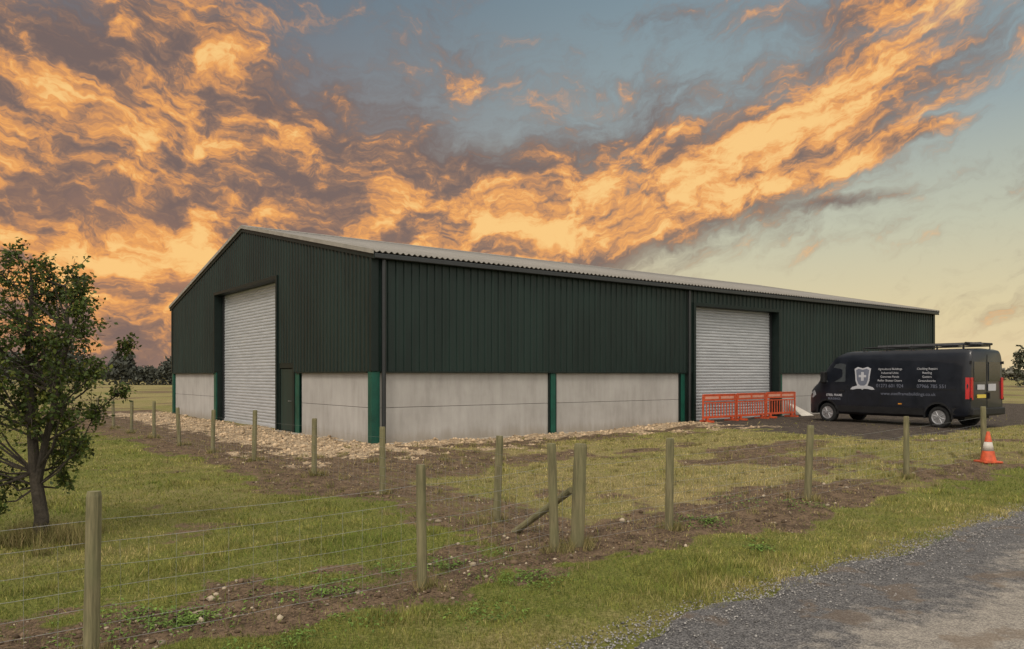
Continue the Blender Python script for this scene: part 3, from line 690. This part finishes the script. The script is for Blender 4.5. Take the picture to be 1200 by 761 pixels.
tr=[Vector((0,0,-.1)),Vector((.03,0,.3)),Vector((-.06,.02,.8)),Vector((-.08,.0,1.3)),Vector((-.15,.03,2.0)),Vector((-.08,0,2.8)),Vector((-.1,0,3.2))]
b.tube(tr,[.10,.075,.062,.052,.038,.02,.006],10,True,.06)
tr2=[Vector((-.03,.02,.65)),Vector((.10,-.05,1.15)),Vector((.25,-.08,1.7)),Vector((.33,.0,2.4)),Vector((.3,0,2.9))]
b.tube(tr2,[.045,.04,.03,.018,.006],8,True,.06)
LV=[];LC=[]
for (u,v_,r) in clumps:
    for rep in range(2):
        dy=random.uniform(-.75,.75)*(0.55+.45*(1-abs(u-20)/130)); c_=tp(u,v_,dy)+Vector((random.uniform(-.06,.06),0,random.uniform(-.06,.06)))
        if rep==1 and r<18: continue
        rr=r/SC
        src=random.choice([tr,tr2]); zt_=max(.62,c_.z-.5-.35*abs(c_.x)); k=min(range(len(src)),key=lambda q_:abs(src[q_].z-zt_)); s0=src[k]
        mid=s0.lerp(c_,.5)+Vector((random.uniform(-.08,.08),random.uniform(-.08,.08),-.08))
        b.tube([s0,mid,c_],[.015,.010,.004],5)
        nt=int(10+r*.48)
        for _ in range(nt):
            d=Vector((random.gauss(0,1),random.gauss(0,1),random.gauss(0,1.15))).normalized()*rr*random.uniform(.5,1.5); e_=c_+d
            st0=c_.lerp(mid,random.uniform(0,.35)); b.tube([st0,st0.lerp(e_,.5)+Vector((0,0,.03)),e_],[.005,.0035,.002],3,False)
            tw=random.uniform(.6,1.45)
            for _ in range(random.randint(9,17)):
                f_=random.uniform(.3,1.05); pnt=st0.lerp(e_,f_)+Vector((random.gauss(0,.022),random.gauss(0,.022),random.gauss(0,.022)))
                a=Vector((random.gauss(0,1),random.gauss(0,1),random.gauss(-.3,.8))).normalized(); sd=a.cross(Vector((random.gauss(0,1),random.gauss(0,1),random.gauss(0,1)))).normalized()
                l_=random.uniform(.035,.066); w_=l_*.32; up=a.cross(sd)*l_*.12
                LV+=[pnt,pnt+a*l_*.5+sd*w_+up,pnt+a*l_,pnt+a*l_*.5-sd*w_+up]
                g_=random.uniform(.6,1.4)*tw; yl=random.random()**5
                LC.append((.056*g_+.10*yl,.084*g_+.07*yl,.020*g_+.008*yl,1))
b.make('trunk_and_branches',M_bark,tree)
n=len(LC); C=np.repeat(np.array(LC)[:,None,:],4,1).reshape(-1,4)
mesh_np('leaves',np.array([v[:] for v in LV]),np.arange(4*n).reshape(-1,4),M_leaf,C,parent=tree)
# ---------------------------------------------------------------- DISTANT TREES
M_far=colmat('hazed_far_foliage',.9)  # aerial haze is painted into the pale grey-green leaf colours below
def fartrees(name,items,dist,colr,leaf=.9):
    Vq=[];Cq=[]
    for (u,top,bot,wpx,nl) in items:
        sc=F/dist; x0=(u-600)/F*dist; hh=(HZ+CH*sc-top)/sc; rw=wpx/sc/2; 
        for _ in range(nl):
            lo=random.Random(int(u*7)+_%9); lx=lo.uniform(-.5,.5)*rw; ly=lo.uniform(-.5,.5)*rw; lz=lo.uniform(.35,.72)*hh; lr=lo.uniform(.35,.6)
            d=Vector((random.gauss(0,1),random.gauss(0,1),random.gauss(0,1))).normalized()*random.random()**.35
            c_=Vector((x0+lx+d.x*lr*rw,dist+ly+d.y*lr*rw,max(.3,lz+d.z*lr*hh*.5)))
            if _%5==0: c_=Vector((x0+random.uniform(-.8,.8)*rw,dist+random.uniform(-.3,.3)*rw,random.uniform(0,.45)*hh))
            a=Vector((random.gauss(0,1),random.gauss(0,1),random.gauss(0,1))).normalized(); s2=a.cross(Vector((random.gauss(0,1),random.gauss(0,1),1))).normalized(); l_=leaf*random.uniform(.4,1)
            Vq+=[c_-a*l_*.5,c_+s2*l_*.3,c_+a*l_*.5,c_-s2*l_*.3]; g_=random.uniform(.7,1.3); Cq.append(tuple(k*g_ for k in colr)+(1,))
    n=len(Cq); C=np.repeat(np.array(Cq)[:,None,:],4,1).reshape(-1,4)
    return mesh_np(name,np.array([v[:] for v in Vq]),np.arange(4*n).reshape(-1,4),M_far,C)
fartrees('distant_trees',[(140,402,445,44,1400),(76,388,445,60,1700),(20,410,445,60,1200),(-40,400,445,90,1400),(166,424,445,30,600),(182,426,445,24,500),(198,416,445,22,800),(205,414,445,22,700)],150,(.075,.080,.066),1.1)
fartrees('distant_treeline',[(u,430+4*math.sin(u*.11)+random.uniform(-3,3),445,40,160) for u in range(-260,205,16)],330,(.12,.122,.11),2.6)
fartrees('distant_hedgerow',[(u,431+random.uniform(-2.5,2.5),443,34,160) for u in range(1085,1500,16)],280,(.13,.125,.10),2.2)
fartrees('distant_tree',[(1203,388,440,30,1100),(1290,395,440,60,1400)],120,(.07,.075,.05),.7)
# ---------------------------------------------------------------- WORLD
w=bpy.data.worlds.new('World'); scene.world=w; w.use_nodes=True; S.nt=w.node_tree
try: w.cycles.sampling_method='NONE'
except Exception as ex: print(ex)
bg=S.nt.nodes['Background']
SUN_EL=math.radians(46); SUN_AZ=math.radians(200)
d3=coord('Generated'); dx,dy,dz=sep(d3)
az=MN('ARCTAN2',dx,dy); el=MN('ARCSINE',dz)
def ae(u,v): return math.atan((u-600)/F), math.atan((HZ-v)/math.hypot(F,u-600))
cA=comb(az,el,0.0)
wn=S.nt.nodes.new('ShaderNodeTexNoise'); wn.noise_dimensions='2D'; put(wn.inputs['Vector'],cA); wn.inputs['Scale'].default_value=6.0; wn.inputs['Detail'].default_value=5; wn.inputs['Roughness'].default_value=.6
wr,wg,_w=sep(S(wn.outputs['Color']))
azw=az+(wr-.5)*.13; elw=el+(wg-.5)*.08
cW=comb(azw,elw,0.0)
def blob(u,v,ru,rv,ang,amp):
    a0,e0=ae(u,v)
    mp=S.nt.nodes.new('ShaderNodeMapping'); mp.vector_type='TEXTURE'; put(mp.inputs['Vector'],cW)
    mp.inputs['Location'].default_value=(a0,e0,0); mp.inputs['Rotation'].default_value=(0,0,math.radians(ang)); mp.inputs['Scale'].default_value=(1.8*ru/F,1.8*rv/F,1)
    g=S.nt.nodes.new('ShaderNodeTexGradient'); g.gradient_type='SPHERICAL'; put(g.inputs[0],S(mp.outputs[0]))
    return (S(g.outputs['Fac']),amp)
def addall(l):
    r=0.0
    for f_,a_ in l: r=MN('MULTIPLY_ADD',f_,a_,r)
    return r
dens=addall([blob(80,280,350,140,-8,.85),blob(60,90,190,62,-14,.72),blob(225,22,110,40,-25,.64),blob(400,180,250,60,-18,.55),
 blob(540,92,180,40,-14,.46),blob(620,255,280,62,4,.76),blob(760,285,150,24,6,.35),blob(850,180,240,54,14,.76),blob(1000,98,135,42,28,.76),blob(800,90,170,42,25,.42),
 blob(1035,180,85,9,14,.9),blob(1010,243,50,7,5,.55),blob(1020,2,110,14,3,.6),blob(745,28,80,16,0,.45),blob(100,385,220,34,0,.4),blob(-500,200,500,200,0,.4),blob(2100,150,500,90,0,.3)])
aa=azw+.12; ry=elw-aa*aa*.42
def f1at(oa,oe): return noise(comb((azw+oa)*2.6,(ry+oe)*5.2,0),2.2,7,.60,0,dim='2D')
f1=f1at(0,0); f1b=f1at(.012,-.030)
f2=noise(comb(azw*8.0,ry*22.0+7.0,0),2.6,5,.66,0,dim='2D')
f3=noise(comb(azw*1.0,elw*1.6+3.0,0),16,5,.62,0,dim='2D')
tot=f1*.5+f2*.28+f3*.22
cov=smooth(dens+(tot-.5)*2.6,.05,.95)
relief=(f1-f1b)*1.3
lightm=addall([blob(70,88,190,52,-14,.50),blob(225,22,110,34,-25,.56),blob(130,285,270,85,-4,.50),blob(640,262,300,60,6,.50),blob(850,184,230,38,14,.58),blob(1005,96,130,32,28,.62),blob(1035,180,90,12,14,.5),blob(1020,2,120,20,3,.5),blob(540,90,120,30,-12,.28),blob(60,350,180,55,0,.36),blob(380,170,160,40,-18,.14)])
lit=smooth(lightm+relief+(f2-.5)*1.2+(f3-.5)*1.3,-.02,1.0)
ccol=ramp(lit,[(0,lin((118,101,97))),(.25,lin((148,117,100))),(.5,lin((204,145,98))),(.75,lin((240,168,96))),(1,lin((253,204,130)))])
eR=MN('MULTIPLY',el,2.0,clamp=True)
right=ramp(eR,[(0,lin((228,204,162))),(.14,lin((222,206,164))),(.35,lin((194,195,173))),(.6,lin((154,168,170))),(.95,lin((122,143,155)))])
left=ramp(eR,[(0,lin((192,150,124))),(.10,lin((218,152,104))),(.3,lin((206,144,104))),(.55,lin((136,128,128))),(.95,lin((100,116,130)))])
basec=mix(smooth(az,-.42,.28),left,right)
sky=mix(MN('MULTIPLY',cov,.94),basec,ccol)
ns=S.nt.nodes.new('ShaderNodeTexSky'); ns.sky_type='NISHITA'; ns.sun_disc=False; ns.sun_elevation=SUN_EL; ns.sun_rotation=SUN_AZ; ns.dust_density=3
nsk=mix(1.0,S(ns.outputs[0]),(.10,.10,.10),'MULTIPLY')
sky_fill=mix(.12,(1.0,.93,.83),nsk); 
hi=MN('MAXIMUM',smooth(el,.50,.85),smooth(dy*-1.0,-.25,.45))  # sky overhead and behind camera, out of view, brightened to add soft fill
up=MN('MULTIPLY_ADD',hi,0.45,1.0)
fin=mix(hi,sky,sky_fill)
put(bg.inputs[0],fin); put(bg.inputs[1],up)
# ---------------------------------------------------------------- SUN
sl=bpy.data.lights.new('sun','SUN'); sl.energy=1.5; sl.angle=math.radians(16); sl.color=(1,.92,.79)
so=link(bpy.data.objects.new('sun',sl)); dv=Vector((math.sin(SUN_AZ)*math.cos(SUN_EL),math.cos(SUN_AZ)*math.cos(SUN_EL),math.sin(SUN_EL)))
so.rotation_euler=dv.to_track_quat('Z','Y').to_euler(); so.location=(0,-10,30)
# ---------------------------------------------------------------- CAMERA
cd=bpy.data.cameras.new('camera'); cd.sensor_width=36; cd.lens=36*F/1200; cd.clip_end=6000; cd.clip_start=.05
cd.shift_y=(HZ-380.5)/1200
co_=link(bpy.data.objects.new('camera',cd)); co_.location=(0,0,CH); co_.rotation_euler=(math.radians(90),0,0); scene.camera=co_
scene.view_settings.view_transform='Standard'; scene.view_settings.look='None'; scene.view_settings.exposure=0; scene.view_settings.gamma=1
